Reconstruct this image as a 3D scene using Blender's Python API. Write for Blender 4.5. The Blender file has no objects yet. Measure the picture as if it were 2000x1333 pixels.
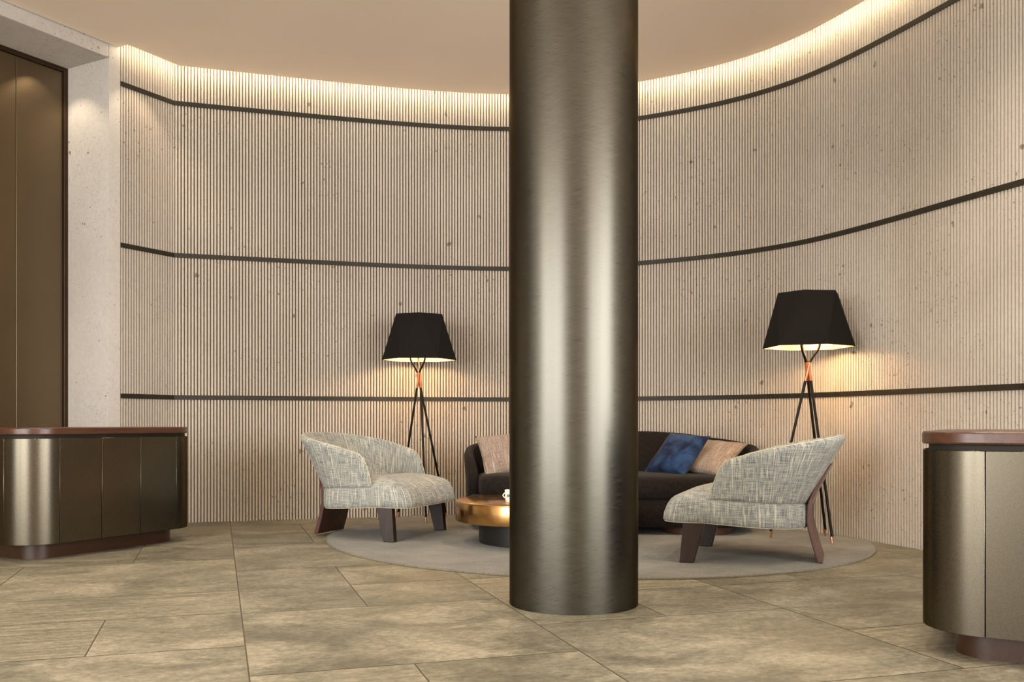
import bpy, bmesh, math, random
from mathutils import Vector, Matrix
random.seed(7)
PI = math.pi
C = bpy.context.scene.collection
SC = bpy.context.scene

# ------------------------------------------------------------------ camera, world, light, exposure
cam_d = bpy.data.cameras.new('camera')
cam = bpy.data.objects.new('camera', cam_d); C.objects.link(cam)
cam.location = (0, 0, 0.85); cam.rotation_euler = (PI/2, 0, 0)
cam_d.sensor_width = 36; cam_d.lens = 33.3; cam_d.shift_y = 0.07925
SC.camera = cam
SC.view_settings.view_transform = 'Standard'; SC.view_settings.look = 'None'
SC.view_settings.gamma = 1; SC.view_settings.use_curve_mapping = False
SC.view_settings.exposure = 0.86
world = bpy.data.worlds.new('world'); SC.world = world; world.use_nodes = True
world.node_tree.nodes['Background'].inputs[0].default_value = (0.75, 0.85, 1.0, 1)
world.node_tree.nodes['Background'].inputs[1].default_value = 0.8

def light(name, kind, loc, power, color, target=None, size=0.1, size_y=None, angle=90, blend=0.6):
    l = bpy.data.lights.new(name, kind); l.energy = power; l.color = color
    if kind == 'AREA':
        l.shape = 'RECTANGLE'; l.size = size; l.size_y = size_y or size
    else:
        l.shadow_soft_size = size
    if kind == 'SPOT':
        l.spot_size = math.radians(angle); l.spot_blend = blend
    o = bpy.data.objects.new(name, l); C.objects.link(o); o.location = loc
    if target is not None:
        o.rotation_euler = (Vector(target)-Vector(loc)).to_track_quat('-Z', 'Y').to_euler()
    return o

DAY = (1.0, 0.985, 0.95)
WARM = (1.0, 0.80, 0.56)
WIN_BACK = (-7.0, -3.0, 0.12, 3.6)      # x0, x1, z0, z1 in the back wall
WIN_BACK2 = (4.2, 6.3, 0.12, 3.6)
WIN_LEFT = (-3.8, -0.1, 0.12, 3.6)      # y0, y1, z0, z1 in the far left side wall
WIN_SIDE = (-3.8, 1.3, 0.12, 3.6)      # y0, y1, z0, z1 in the right side wall
WL = 21.0                                # watts per square metre of window
light('daylight_back', 'AREA', (-5.0, -4.3, 1.86), 4.0*3.48*WL, DAY, (-5.0, 8, 1.86), 4.0, 3.48)
light('daylight_back', 'AREA', (5.25, -4.3, 1.86), 2.1*3.48*WL, DAY, (5.25, 8, 1.86), 2.1, 3.48)
light('daylight_left', 'AREA', (-7.65, -1.95, 1.86), 3.7*3.48*WL, DAY, (8, -1.95, 1.86), 3.7, 3.48)
light('daylight_side', 'AREA', (6.78, -1.25, 1.86), 5.1*3.48*WL, DAY, (-8, -1.25, 1.86), 5.1, 3.48)
# recessed ceiling downlights, all nearer than the part of the ceiling the photo shows
DOWN = [(-4.6, 1.0), (-2.2, 1.0), (0.2, 1.0), (2.6, 1.0), (-3.2, 3.4), (-1.1, 3.4), (1.0, 3.2), (2.3, 4.6), (-1.6, 5.6), (0.9, 5.9), (-2.8, 5.2)]
for x, y in DOWN:
    light('downlight_lamp', 'SPOT', (x, y, 3.79), 66, (1.0, 0.88, 0.72), (x, y, 0), 0.05, angle=125, blend=0.9)
# small accent downlights: one in the soffit of the left recess, one over the fluted corner
ACC = [((-3.60, 7.35, 3.705), (-3.64, 7.38, 0), 8, 100), ((-2.84, 7.48, 3.81), (-2.88, 7.5, 0), 10, 84)]
for loc, tgt, e, a in ACC:
    light('accent_lamp', 'SPOT', loc, e, WARM, tgt, 0.006, angle=a, blend=0.5)

# ------------------------------------------------------------------ helpers
def mesh_obj(name, verts, faces, mat, parent=None, uvs=None, smooth=False, mats=None, fm=None):
    me = bpy.data.meshes.new(name)
    me.from_pydata([tuple(v) for v in verts], [], faces)
    if uvs:
        ul = me.uv_layers.new(name='UVMap')
        for poly in me.polygons:
            for li in poly.loop_indices:
                ul.data[li].uv = uvs(poly, me.loops[li].vertex_index) if callable(uvs) else uvs[me.loops[li].vertex_index]
    if mats:
        for m in mats: me.materials.append(m)
        for i, k in enumerate(fm): me.polygons[i].material_index = k
    else:
        me.materials.append(mat)
    if smooth:
        for p in me.polygons: p.use_smooth = True
    me.update()
    o = bpy.data.objects.new(name, me); C.objects.link(o)
    if parent is not None: o.parent = parent
    return o

def fix_normals(o):
    bm = bmesh.new(); bm.from_mesh(o.data)
    bmesh.ops.recalc_face_normals(bm, faces=bm.faces)
    bm.to_mesh(o.data); bm.free()
    return o

def bevel(o, w, seg=2, ang=40):
    m = o.modifiers.new('bevel', 'BEVEL'); m.width = w; m.segments = seg
    m.limit_method = 'ANGLE'; m.angle_limit = math.radians(ang)
    return o

def auto_smooth(o, ang=35):
    me = o.data
    for p in me.polygons: p.use_smooth = True
    bm = bmesh.new(); bm.from_mesh(me)
    for e in bm.edges:
        if len(e.link_faces) == 2 and e.calc_face_angle(0) > math.radians(ang): e.smooth = False
    bm.to_mesh(me); bm.free()
    return o

def empty(name, loc, rz=0, label=None, cat=None, group=None):
    o = bpy.data.objects.new(name, None); C.objects.link(o)
    o.location = loc; o.rotation_euler = (0, 0, rz); o.empty_display_size = 0.1
    if label: tag(o, label, cat, group)
    return o

def tag(o, label, cat, group=None):
    o['label'] = label; o['category'] = cat
    if group: o['group'] = group
    return o

def struct(o):
    o['kind'] = 'structure'; return o

class MB:
    """collects simple solids into one mesh"""
    def __init__(s): s.v = []; s.f = []; s.uv = []
    def add(s, verts, faces, uv=None):
        b = len(s.v); s.v += [Vector(v) for v in verts]; s.f += [[b+i for i in f] for f in faces]
        s.uv += uv if uv else [(v[0], v[1]) for v in verts]
    def box(s, x0, x1, y0, y1, z0, z1):
        v = [(x0,y0,z0),(x1,y0,z0),(x1,y1,z0),(x0,y1,z0),(x0,y0,z1),(x1,y0,z1),(x1,y1,z1),(x0,y1,z1)]
        s.add(v, [[0,3,2,1],[4,5,6,7],[0,1,5,4],[1,2,6,5],[2,3,7,6],[3,0,4,7]])
    def prism(s, poly, z0, z1):
        n = len(poly)
        a = sum(poly[i][0]*poly[(i+1)%n][1]-poly[(i+1)%n][0]*poly[i][1] for i in range(n))
        if a < 0: poly = poly[::-1]
        v = [(p[0],p[1],z0) for p in poly]+[(p[0],p[1],z1) for p in poly]
        s.add(v, [list(range(n))[::-1], [n+i for i in range(n)]]+[[i,(i+1)%n,n+(i+1)%n,n+i] for i in range(n)])
    def tube(s, pts, r, seg=10, cap=True):
        pts = [Vector(p) for p in pts]; n = len(pts)
        rr = r if isinstance(r, (list, tuple)) else [r]*n
        t0 = (pts[1]-pts[0]).normalized()
        ref = Vector((0,0,1)) if abs(t0.z) < 0.9 else Vector((1,0,0))
        a = t0.cross(ref).normalized(); vs = []
        for i, p in enumerate(pts):
            t = (pts[min(i+1,n-1)]-pts[max(i-1,0)]).normalized()
            a = (a-t*a.dot(t)).normalized(); b = t.cross(a)
            for k in range(seg):
                th = 2*PI*k/seg; vs.append(p+(a*math.cos(th)+b*math.sin(th))*rr[i])
        fs = [[i*seg+k, i*seg+(k+1)%seg, (i+1)*seg+(k+1)%seg, (i+1)*seg+k] for i in range(n-1) for k in range(seg)]
        if cap: fs += [list(range(seg))[::-1], [(n-1)*seg+k for k in range(seg)]]
        s.add(vs, fs)
    def lathe(s, prof, seg=48, cx=0, cy=0):
        vs = []; n = len(prof)
        for r, z in prof:
            for k in range(seg):
                th = 2*PI*k/seg; vs.append((cx+r*math.cos(th), cy+r*math.sin(th), z))
        fs = [[i*seg+k, i*seg+(k+1)%seg, (i+1)*seg+(k+1)%seg, (i+1)*seg+k] for i in range(n-1) for k in range(seg)]
        if prof[0][0] > 1e-6: fs.append(list(range(seg))[::-1])
        if prof[-1][0] > 1e-6: fs.append([(n-1)*seg+k for k in range(seg)])
        s.add(vs, fs)
    def build(s, name, mat, parent=None, smooth=None, uv=False):
        o = mesh_obj(name, s.v, s.f, mat, parent, uvs=s.uv if uv else None)
        if smooth is not None: auto_smooth(o, smooth)
        return o

def loft(rings, closed=True, cap0=True, cap1=True):
    n = len(rings[0]); v = [p for r in rings for p in r]; f = []
    m = n if closed else n-1
    for i in range(len(rings)-1):
        for k in range(m):
            f.append([i*n+k, i*n+(k+1)%n, (i+1)*n+(k+1)%n, (i+1)*n+k])
    if cap0: f.append(list(range(n))[::-1])
    if cap1: f.append([(len(rings)-1)*n+k for k in range(n)])
    return v, f

# ------------------------------------------------------------------ materials
def lin(r, g, b):
    f = lambda c: (c/255/12.92) if c/255 <= 0.04045 else ((c/255+0.055)/1.055)**2.4
    return (f(r), f(g), f(b), 1)

class M:
    def __init__(s, name):
        s.m = bpy.data.materials.new(name); s.m.use_nodes = True
        s.n = s.m.node_tree.nodes; s.l = s.m.node_tree.links
        s.b = s.n['Principled BSDF']
    def set(s, **k):
        for a, v in k.items():
            key = {'base':'Base Color','rough':'Roughness','metal':'Metallic','spec':'Specular IOR Level','aniso':'Anisotropic','coat':'Coat Weight','coat_r':'Coat Roughness','sheen':'Sheen Weight','emis':'Emission Color','estr':'Emission Strength'}[a]
            s.b.inputs[key].default_value = v
        return s
    def node(s, t, **k):
        n = s.n.new(t)
        for a, v in k.items(): setattr(n, a, v)
        return n
    def coord(s, kind='Object', scale=(1,1,1), rot=(0,0,0)):
        tc = s.node('ShaderNodeTexCoord'); mp = s.node('ShaderNodeMapping')
        mp.inputs['Scale'].default_value = scale; mp.inputs['Rotation'].default_value = rot
        s.l.new(tc.outputs[kind], mp.inputs[0]); return mp.outputs[0]
    def noise(s, co, scale, detail=4, rough=0.5, dist=0):
        n = s.node('ShaderNodeTexNoise'); n.inputs['Scale'].default_value = scale
        n.inputs['Detail'].default_value = detail; n.inputs['Roughness'].default_value = rough
        n.inputs['Distortion'].default_value = dist
        s.l.new(co, n.inputs['Vector']); return n.outputs['Fac']
    def voro(s, co, scale, rnd=1.0):
        n = s.node('ShaderNodeTexVoronoi'); n.inputs['Scale'].default_value = scale
        n.inputs['Randomness'].default_value = rnd
        s.l.new(co, n.inputs['Vector']); return n
    def ramp(s, fac, stops, interp='LINEAR'):
        r = s.node('ShaderNodeValToRGB'); r.color_ramp.interpolation = interp
        e = r.color_ramp.elements
        e[0].position = stops[0][0]; e[0].color = stops[0][1]
        e[1].position = stops[-1][0]; e[1].color = stops[-1][1]
        for p, c in stops[1:-1]:
            x = e.new(p); x.color = c
        s.l.new(fac, r.inputs[0]); return r.outputs[0]
    def mix(s, fac, a, b, mode='MIX'):
        n = s.node('ShaderNodeMix', data_type='RGBA', blend_type=mode)
        for i, v in ((0, fac), (6, a), (7, b)):
            if hasattr(v, 'is_output'): s.l.new(v, n.inputs[i])
            else: n.inputs[i].default_value = v
        return n.outputs[2]
    def math(s, op, a, b=0.0):
        n = s.node('ShaderNodeMath', operation=op)
        for i, v in ((0, a), (1, b)):
            if hasattr(v, 'is_output'): s.l.new(v, n.inputs[i])
            else: n.inputs[i].default_value = v
        return n.outputs[0]
    def bump(s, h, strength=0.3, dist=0.01):
        n = s.node('ShaderNodeBump'); n.inputs['Strength'].default_value = strength
        n.inputs['Distance'].default_value = dist
        s.l.new(h, n.inputs['Height']); s.l.new(n.outputs[0], s.b.inputs['Normal']); return s
    def to(s, out, key='Base Color'):
        s.l.new(out, s.b.inputs[key]); return s

BW = lambda v: (v, v, v, 1)

def concrete(name, c0, c1, pit=lin(120,105,88), bmp=0.06):
    m = M(name); co = m.coord()
    big = m.noise(co, 0.9, 5, 0.55, 0.3)
    fine = m.noise(co, 30, 4, 0.7)
    col = m.ramp(big, [(0.3, c0), (0.7, c1)])
    col = m.mix(0.22, col, m.ramp(fine, [(0.3, BW(0.45)), (0.7, BW(1))]), 'MULTIPLY')
    # irregular pits and pinholes of three sizes, clustered by a slow noise
    mask = m.ramp(m.noise(co, 1.6, 3), [(0.42, BW(0)), (0.6, BW(1))])
    warp = m.node('ShaderNodeVectorMath', operation='ADD')
    nz = m.node('ShaderNodeTexNoise'); nz.inputs['Scale'].default_value = 18; m.l.new(co, nz.inputs['Vector'])
    sc = m.node('ShaderNodeVectorMath', operation='SCALE'); sc.inputs['Scale'].default_value = 0.05
    m.l.new(nz.outputs['Color'], sc.inputs[0]); m.l.new(co, warp.inputs[0]); m.l.new(sc.outputs[0], warp.inputs[1])
    for scale, r0, r1, use in ((42, 0.12, 0.2, True), (13, 0.08, 0.13, True), (3.4, 0.055, 0.07, False)):
        v = m.voro(warp.outputs[0], scale)
        spot = m.ramp(v.outputs['Distance'], [(r0, BW(1)), (r1, BW(0))])
        if use: spot = m.mix(1.0, spot, mask, 'MULTIPLY')
        col = m.mix(m.math('MULTIPLY', spot, 0.8), col, pit)
    m.to(col).set(rough=0.85, spec=0.25)
    if bmp: m.bump(fine, bmp, 0.002)
    return m.m

MAT = {}
MAT['concrete_flute'] = concrete('fluted_concrete', lin(196,185,173), lin(212,202,190), bmp=0)
MAT['concrete_groove_shaded'] = concrete('groove_concrete_shaded', lin(152,135,115), lin(164,146,125), bmp=0)  # flute concrete darkened on the groove floors: groove shade put into the colour
MAT['concrete_pier'] = concrete('pier_concrete', lin(198,192,186), lin(216,211,205), lin(120,104,92))

m = M('ceiling_paint'); m.to(m.ramp(m.noise(m.coord(), 0.5, 3), [(0.3, lin(242,226,209)), (0.7, lin(246,231,214))])).set(rough=0.9, spec=0.1); MAT['ceiling'] = m.m
m = M('wall_plaster'); m.to(m.ramp(m.noise(m.coord(), 2, 3), [(0.3, lin(206,192,174)), (0.7, lin(214,200,182))])).set(rough=0.8); MAT['plaster'] = m.m
m = M('dark_bronze_strip'); m.to(m.ramp(m.noise(m.coord(), 20, 3), [(0.3, lin(40,34,24)), (0.7, lin(50,43,31))])).set(rough=0.5, metal=0.3); MAT['strip'] = m.m

# floor stone, one tone per slab
m = M('travertine_slab'); co = m.coord()
at = m.node('ShaderNodeVertexColor', layer_name='tile')
sep = m.node('ShaderNodeSeparateColor'); m.l.new(at.outputs[0], sep.inputs[0])
off = m.node('ShaderNodeVectorMath', operation='ADD'); m.l.new(co, off.inputs[0])
sc = m.node('ShaderNodeVectorMath', operation='SCALE'); sc.inputs['Scale'].default_value = 37; m.l.new(at.outputs[0], sc.inputs[0]); m.l.new(sc.outputs[0], off.inputs[1])
w = off.outputs[0]
st = m.node('ShaderNodeMapping'); st.inputs['Scale'].default_value = (1, 1.35, 1); m.l.new(w, st.inputs[0])
n1 = m.noise(st.outputs[0], 2.2, 10, 0.68, 0.5); n2 = m.noise(st.outputs[0], 30, 8, 0.75, 0.3)
st2 = m.node('ShaderNodeMapping'); st2.inputs['Scale'].default_value = (1, 14, 1); m.l.new(w, st2.inputs[0])
n3 = m.noise(st2.outputs[0], 2.6, 6, 0.6, 0.2)
mot = m.ramp(n1, [(0.38, lin(96,93,80)), (0.5, lin(121,116,100)), (0.62, lin(148,141,124))])
stk = m.ramp(n3, [(0.40, lin(114,108,92)), (0.60, lin(144,137,118))])
col = m.mix(sep.outputs[0], mot, stk)
col = m.mix(0.5, col, m.ramp(n2, [(0.36, BW(0.35)), (0.5, BW(0.95)), (0.62, BW(1.5))]), 'MULTIPLY')
col = m.mix(1.0, col, m.ramp(sep.outputs[1], [(0, (0.88,0.88,0.86,1)), (1, (1.06,1.04,1.0,1))]), 'MULTIPLY')
m.to(col).set(spec=0.4); m.to(m.ramp(n1, [(0.2, BW(0.42)), (0.8, BW(0.6))]), 'Roughness'); m.bump(n2, 0.12, 0.004)
MAT['stone'] = m.m
m = M('floor_grout'); m.to(m.ramp(m.noise(m.coord(), 30), [(0.3, lin(84,76,58)), (0.7, lin(98,88,68))])).set(rough=0.9); MAT['grout'] = m.m

def brushed(name, base, rough, uvk='UV', dark=0.8, aniso=0.0, bmp=0.1):
    m = M(name)
    def dirn(deg, sc_):
        c0 = m.coord(uvk, (1, 1, 1), (0, 0, math.radians(deg)))
        mp = m.node('ShaderNodeMapping'); mp.inputs['Scale'].default_value = sc_; m.l.new(c0, mp.inputs[0]); return mp.outputs[0]
    h = m.math('ADD', m.noise(dirn(11, (9, 170, 9)), 1.0, 5, 0.6), m.noise(dirn(-19, (9, 150, 9)), 1.0, 5, 0.6))
    h = m.math('MULTIPLY', h, 0.5)
    m.to(m.mix(1.0, base, m.ramp(h, [(0.30, BW(dark)), (0.70, BW(1.0))]), 'MULTIPLY'))
    m.to(m.ramp(h, [(0.3, BW(rough*0.85)), (0.7, BW(rough*1.2))]), 'Roughness')
    m.set(metal=1.0, aniso=aniso); m.b.inputs['Specular Tint'].default_value = (0.4, 0.35, 0.3, 1)
    if bmp: m.bump(h, bmp, 0.002)
    if aniso:
        tg = m.node('ShaderNodeTangent', direction_type='RADIAL', axis='Z'); m.l.new(tg.outputs[0], m.b.inputs['Tangent'])
    return m.m
MAT['column'] = brushed('brushed_bronze_column', lin(97,94,86), 0.30, 'UV', 0.74, 0.3, 0.045)
def satin(name, c0, c1, rough):
    m = M(name); n = m.noise(m.coord(), 260, 2, 0.5); g = m.noise(m.coord(), 1.5, 3)
    m.to(m.ramp(g, [(0.3, c0), (0.7, c1)])).set(metal=1.0)
    m.to(m.ramp(n, [(0.3, BW(rough*0.95)), (0.7, BW(rough*1.05))]), 'Roughness')
    m.b.inputs['Specular Tint'].default_value = (0.4, 0.35, 0.3, 1); return m.m
MAT['desk_metal'] = satin('satin_bronze_desk', lin(98,92,80), lin(103,96,84), 0.28)
MAT['panel_metal'] = satin('satin_bronze_panel', lin(118,104,84), lin(123,108,87), 0.40)

def wood(name, c0, c1, rough, axis=(1,14,14), coat=0.0):
    m = M(name); co = m.coord('Object', axis)
    n = m.noise(co, 3.0, 8, 0.65, 0.6); n2 = m.noise(co, 22, 4, 0.6)
    c = m.ramp(n, [(0.3, c0), (0.7, c1)])
    m.to(m.mix(0.3, c, m.ramp(n2, [(0.3, BW(0.5)), (0.7, BW(1.1))]), 'MULTIPLY')).set(rough=rough, coat=coat, coat_r=0.25)
    m.bump(n2, 0.05, 0.002)
    return m.m
MAT['wood_top'] = wood('walnut_top', lin(58,32,20), lin(88,52,35), 0.34, (1,14,14), 0.25)
MAT['wood_plinth'] = wood('dark_walnut_plinth', lin(46,26,15), lin(66,38,23), 0.4)
MAT['wood_leg'] = wood('walnut_leg', lin(32,19,14), lin(54,33,25), 0.38, (14,14,1), 0.2)
MAT['wood_back'] = wood('walnut_bentwood', lin(72,44,36), lin(98,62,50), 0.4, (14,14,1), 0.2)
m = M('dark_groove'); m.set(base=lin(24,19,15), rough=0.7); m.to(m.ramp(m.noise(m.coord(), 9), [(0.3, lin(22,17,13)), (0.7, lin(30,23,18))])); MAT['groove'] = m.m
m = M('door_frame_bronze'); m.to(m.ramp(m.noise(m.coord(), 12), [(0.3, lin(52,34,20)), (0.7, lin(62,42,26))])).set(rough=0.4, metal=0.5); MAT['door_frame'] = m.m

def tweed(name, dark, mid, light_, white, s=1.0):
    m = M(name)
    wp = m.coord('UV', (150*s, 9*s, 1)); wf = m.coord('UV', (9*s, 150*s, 1)); fx = m.coord('UV', (260*s, 260*s, 1))
    a = m.noise(wp, 1, 3, 0.6); b = m.noise(wf, 1, 3, 0.6); c = m.noise(fx, 1, 2, 0.5)
    slub = m.noise(m.coord('UV', (75*s, 3.2*s, 1)), 1, 2, 0.5)
    t = m.math('ADD', m.math('MULTIPLY', a, 0.36), m.math('ADD', m.math('MULTIPLY', b, 0.30), m.math('MULTIPLY', c, 0.34)))
    col = m.ramp(t, [(0.38, dark), (0.46, mid), (0.54, light_), (0.64, white)])
    col = m.mix(m.math('MULTIPLY', m.ramp(slub, [(0.58, BW(0)), (0.64, BW(1))]), 0.55), col, white)
    m.to(col).set(rough=0.95, spec=0.15, sheen=0.15); m.bump(t, 0.5, 0.004)
    return m.m
MAT['tweed'] = tweed('woven_tweed', lin(66,72,78), lin(126,131,132), lin(174,174,166), lin(222,218,204), 1.3)
MAT['pillow_weave'] = tweed('pillow_weave', lin(86,72,66), lin(132,114,104), lin(164,146,132), lin(190,174,158), 1.5)
m = M('piping_cord'); m.to(m.ramp(m.noise(m.coord(), 60), [(0.3, lin(186,176,150)), (0.7, lin(214,206,182))])).set(rough=0.8); MAT['piping'] = m.m
def cloth(name, c0, c1, sc, sheen=0.3, rough=0.9, det=4):
    m = M(name); n = m.noise(m.coord(), sc, det, 0.6, 0.4)
    m.to(m.ramp(n, [(0.4, c0), (0.62, c1)])).set(rough=rough, sheen=sheen, spec=0.2)
    m.bump(m.noise(m.coord(), 300, 2), 0.2, 0.002); return m.m
MAT['sofa'] = cloth('dark_brown_fabric', lin(24,18,15), lin(35,27,22), 40, 0.05)
MAT['velvet'] = cloth('blue_velvet', lin(6,20,52), lin(40,68,108), 7, 0.1, 0.75, 6)
MAT['shade'] = cloth('black_lamp_fabric', lin(22,19,16), lin(28,24,20), 120, 0.0)
m = M('shade_lining'); m.to(m.ramp(m.noise(m.coord(), 40), [(0.3, lin(226,206,160)), (0.7, lin(236,218,176))])).set(rough=0.6); MAT['lining'] = m.m
m = M('black_metal_rod'); m.to(m.ramp(m.noise(m.coord(), 15), [(0.3, lin(20,17,15)), (0.7, lin(30,26,22))])).set(rough=0.35, metal=0.6); MAT['rod'] = m.m
m = M('copper_sleeve'); m.to(m.ramp(m.noise(m.coord(), 30), [(0.3, lin(198,128,92)), (0.7, lin(218,150,112))])).set(rough=0.3, metal=0.9); MAT['copper'] = m.m
m = M('polished_copper'); co = m.coord()
n = m.noise(co, 7, 6, 0.6, 1.0)
m.to(m.ramp(n, [(0.3, lin(186,140,88)), (0.7, lin(212,168,112))])).set(metal=1.0)
m.to(m.ramp(n, [(0.3, BW(0.14)), (0.7, BW(0.27))]), 'Roughness'); m.bump(m.noise(co, 5, 3), 0.04, 0.01); MAT['table_copper'] = m.m
m = M('black_lacquer'); m.to(m.ramp(m.noise(m.coord(), 10), [(0.3, lin(18,19,19)), (0.7, lin(24,25,24))])).set(rough=0.45); MAT['lacquer'] = m.m
m = M('glazed_porcelain'); m.to(m.ramp(m.noise(m.coord(), 30), [(0.3, lin(232,230,224)), (0.7, lin(242,240,234))])).set(rough=0.2); MAT['porcelain'] = m.m
m = M('blue_print'); m.to(m.ramp(m.noise(m.coord(), 60), [(0.3, lin(76,86,104)), (0.7, lin(104,116,132))])).set(rough=0.4); MAT['print'] = m.m
m = M('rug_wool')
a = m.noise(m.coord('Object', (6, 160, 1)), 1, 3, 0.6); b = m.noise(m.coord('Object', (160, 30, 1)), 1, 2, 0.5); g = m.noise(m.coord(), 2.4, 5, 0.6)
t = m.math('ADD', m.math('MULTIPLY', a, 0.4), m.math('ADD', m.math('MULTIPLY', b, 0.25), m.math('MULTIPLY', g, 0.35)))
m.to(m.ramp(t, [(0.4, lin(104,103,98)), (0.6, lin(140,138,131))])).set(rough=1.0, spec=0.1, sheen=0.1); m.bump(a, 0.4, 0.004); MAT['rug'] = m.m
m = M('rug_binding'); m.to(m.ramp(m.noise(m.coord(), 90), [(0.3, lin(104,100,90)), (0.7, lin(134,128,114))])).set(rough=1.0); MAT['rug_edge'] = m.m
m = M('led_glow'); m.set(base=(0,0,0,1), emis=(1.0, 0.84, 0.56, 1), estr=25.0); MAT['led'] = m.m
m = M('bulb_glow'); m.set(base=(0,0,0,1), emis=(1.0, 0.72, 0.36, 1), estr=22.0); MAT['bulb'] = m.m
m = M('downlight_glow'); m.set(base=(0,0,0,1), emis=(1.0, 0.86, 0.68, 1), estr=3.0); MAT['down'] = m.m
m = M('window_frame_metal'); m.to(m.ramp(m.noise(m.coord(), 10), [(0.3, lin(36,32,28)), (0.7, lin(44,39,34))])).set(rough=0.5); MAT['wframe'] = m.m

# ------------------------------------------------------------------ setting
Z_CEIL = 3.815; Z_TOP = 4.12
D = Vector((0.487, 0.8734, 0)).normalized()        # along the left wall, away from the viewer
N = Vector((D.y, -D.x, 0))                         # out of the left wall, into the room
A = Vector((-3.104, 7.506, 0))                     # where the flutes begin
CORNER = Vector((-2.843, 7.969, 0))
pts = [(-2.843,7.969),(-2.188,8.176),(-1.496,8.386),(-1.0625,8.506),(-0.614,8.607),(-0.2,8.668),(0.18,8.672),(0.62,8.598),(1.116,8.378),(1.624,8.078),(1.979,7.774),(2.277,7.389),(2.501,6.917),(2.676,6.446),(2.812,6.036),(2.985,5.55),(3.19,5.0),(3.56,4.0)]
def catmull(P, k=14):
    P = [Vector((p[0], p[1], 0)) for p in P]; out = []
    P = [P[0]*2-P[1]]+P+[P[-1]*2-P[-2]]
    for i in range(1, len(P)-2):
        for j in range(k):
            t = j/k
            out.append(0.5*((2*P[i])+(P[i+1]-P[i-1])*t+(2*P[i-1]-5*P[i]+4*P[i+1]-P[i+2])*t*t+(3*P[i]-P[i-1]-3*P[i+1]+P[i+2])*t**3))
    out.append(P[-2]); return out
curve = catmull(pts)
for _ in range(30):                                 # soften the measured curve
    curve = [curve[0]]+[(curve[i-1]+curve[i]*2+curve[i+1])/4 for i in range(1, len(curve)-1)]+[curve[-1]]

def resample(path, step):
    L = [0]
    for i in range(1, len(path)): L.append(L[-1]+(path[i]-path[i-1]).length)
    n = max(1, round(L[-1]/step)); out = []; j = 0
    for i in range(n+1):
        s = L[-1]*i/n
        while j < len(path)-2 and L[j+1] < s: j += 1
        t = (s-L[j])/max(1e-9, L[j+1]-L[j]); out.append(path[j].lerp(path[j+1], min(1, max(0, t))))
    return out
def normals(path):                                  # pointing into the room (right of travel)
    out = []
    for i in range(len(path)):
        t = (path[min(i+1, len(path)-1)]-path[max(i-1, 0)]).normalized(); out.append(Vector((t.y, -t.x, 0)))
    return out

PITCH = 0.0262; GD = 0.022
def fluted(name, path, z0, z1):
    P = resample(path, PITCH); NN = normals(P); line = []
    for i in range(len(P)-1):
        a, b = P[i], P[i+1]
        for t, d in ((0.0, -GD), (0.30, -GD), (0.33, -0.004), (0.42, 0.0), (0.87, 0.0), (0.96, -0.004), (0.999, -GD)):
            line.append(a.lerp(b, t)+(NN[i].lerp(NN[i+1], t))*d)
    line.append(P[-1]-NN[-1]*GD)
    n = len(line)
    back = [P[0]-NN[0]*0.2]+[p-nn*0.2 for p, nn in zip(P[::8], NN[::8])]+[P[-1]-NN[-1]*0.2]
    v = [(p.x, p.y, z0) for p in line]+[(p.x, p.y, z1) for p in line]
    f = [[i, i+1, n+i+1, n+i] for i in range(n-1)]
    b0 = len(v); k = len(back)
    v += [(p.x, p.y, z0) for p in back]+[(p.x, p.y, z1) for p in back]
    f += [[b0+i+1, b0+i, b0+k+i, b0+k+i+1] for i in range(k-1)]
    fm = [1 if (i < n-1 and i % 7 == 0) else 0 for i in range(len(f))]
    return struct(mesh_obj(name, v, f, None, mats=[MAT['concrete_flute'], MAT['concrete_groove_shaded']], fm=fm))
wcorner = CORNER
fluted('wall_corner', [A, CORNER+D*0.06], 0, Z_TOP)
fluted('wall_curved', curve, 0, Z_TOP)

# recessed dark strips running round both fluted walls
full = [A]+curve
def band(name, z, hh=0.019, proud=0.006):
    P = [A]+resample(curve, 0.12); NN = normals(P); NN[0] = N.copy()
    j = (N+NN[2]); j.normalize(); NN[1] = j/ max(0.5, j.dot(N))
    ring = []
    for p, nn in zip(P, NN):
        a = p+nn*proud; b = p-nn*0.03
        ring.append([(a.x,a.y,z-hh),(a.x,a.y,z+hh),(b.x,b.y,z+hh),(b.x,b.y,z-hh)])
    v, f = loft(ring)
    o = fix_normals(mesh_obj(name, v, f, MAT['strip'])); return struct(o)
band('trim_1', 1.058); band('trim_2', 2.255); band('trim_3', 3.536)

# left concrete wall: pier with reveal, and the beam over the recess
S0 = Vector((-3.161, 7.43, 0)); RV = 0.546
S1 = S0-N*RV
pier = MB()
a = A; back = A-N*0.95
pier.prism([(S0.x,S0.y),(a.x,a.y),(back.x,back.y),((S0-N*0.95).x,(S0-N*0.95).y)], 0, Z_TOP)
pier = pier.build('wall_left_pier', MAT['concrete_pier']); pier.name = 'wall_left'; struct(pier)
RL = 4.4
Z_B = 3.713
beam = MB()
e = S0-D*RL
q = [S0, e, e-N*0.8, S0-N*0.8]
beam.prism([(p.x,p.y) for p in q], Z_B, Z_TOP)
struct(bevel(beam.build('wall_left_beam', MAT['concrete_pier']), 0.004, 1)).name = 'trim_4'
far = S0-D*8.7
q = [e, far, far-N*0.8, e-N*0.8]
nb = MB(); nb.prism([(p.x,p.y) for p in q], 0, Z_TOP)
o = nb.build('wall_left_near', MAT['concrete_pier']); struct(o)
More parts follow.
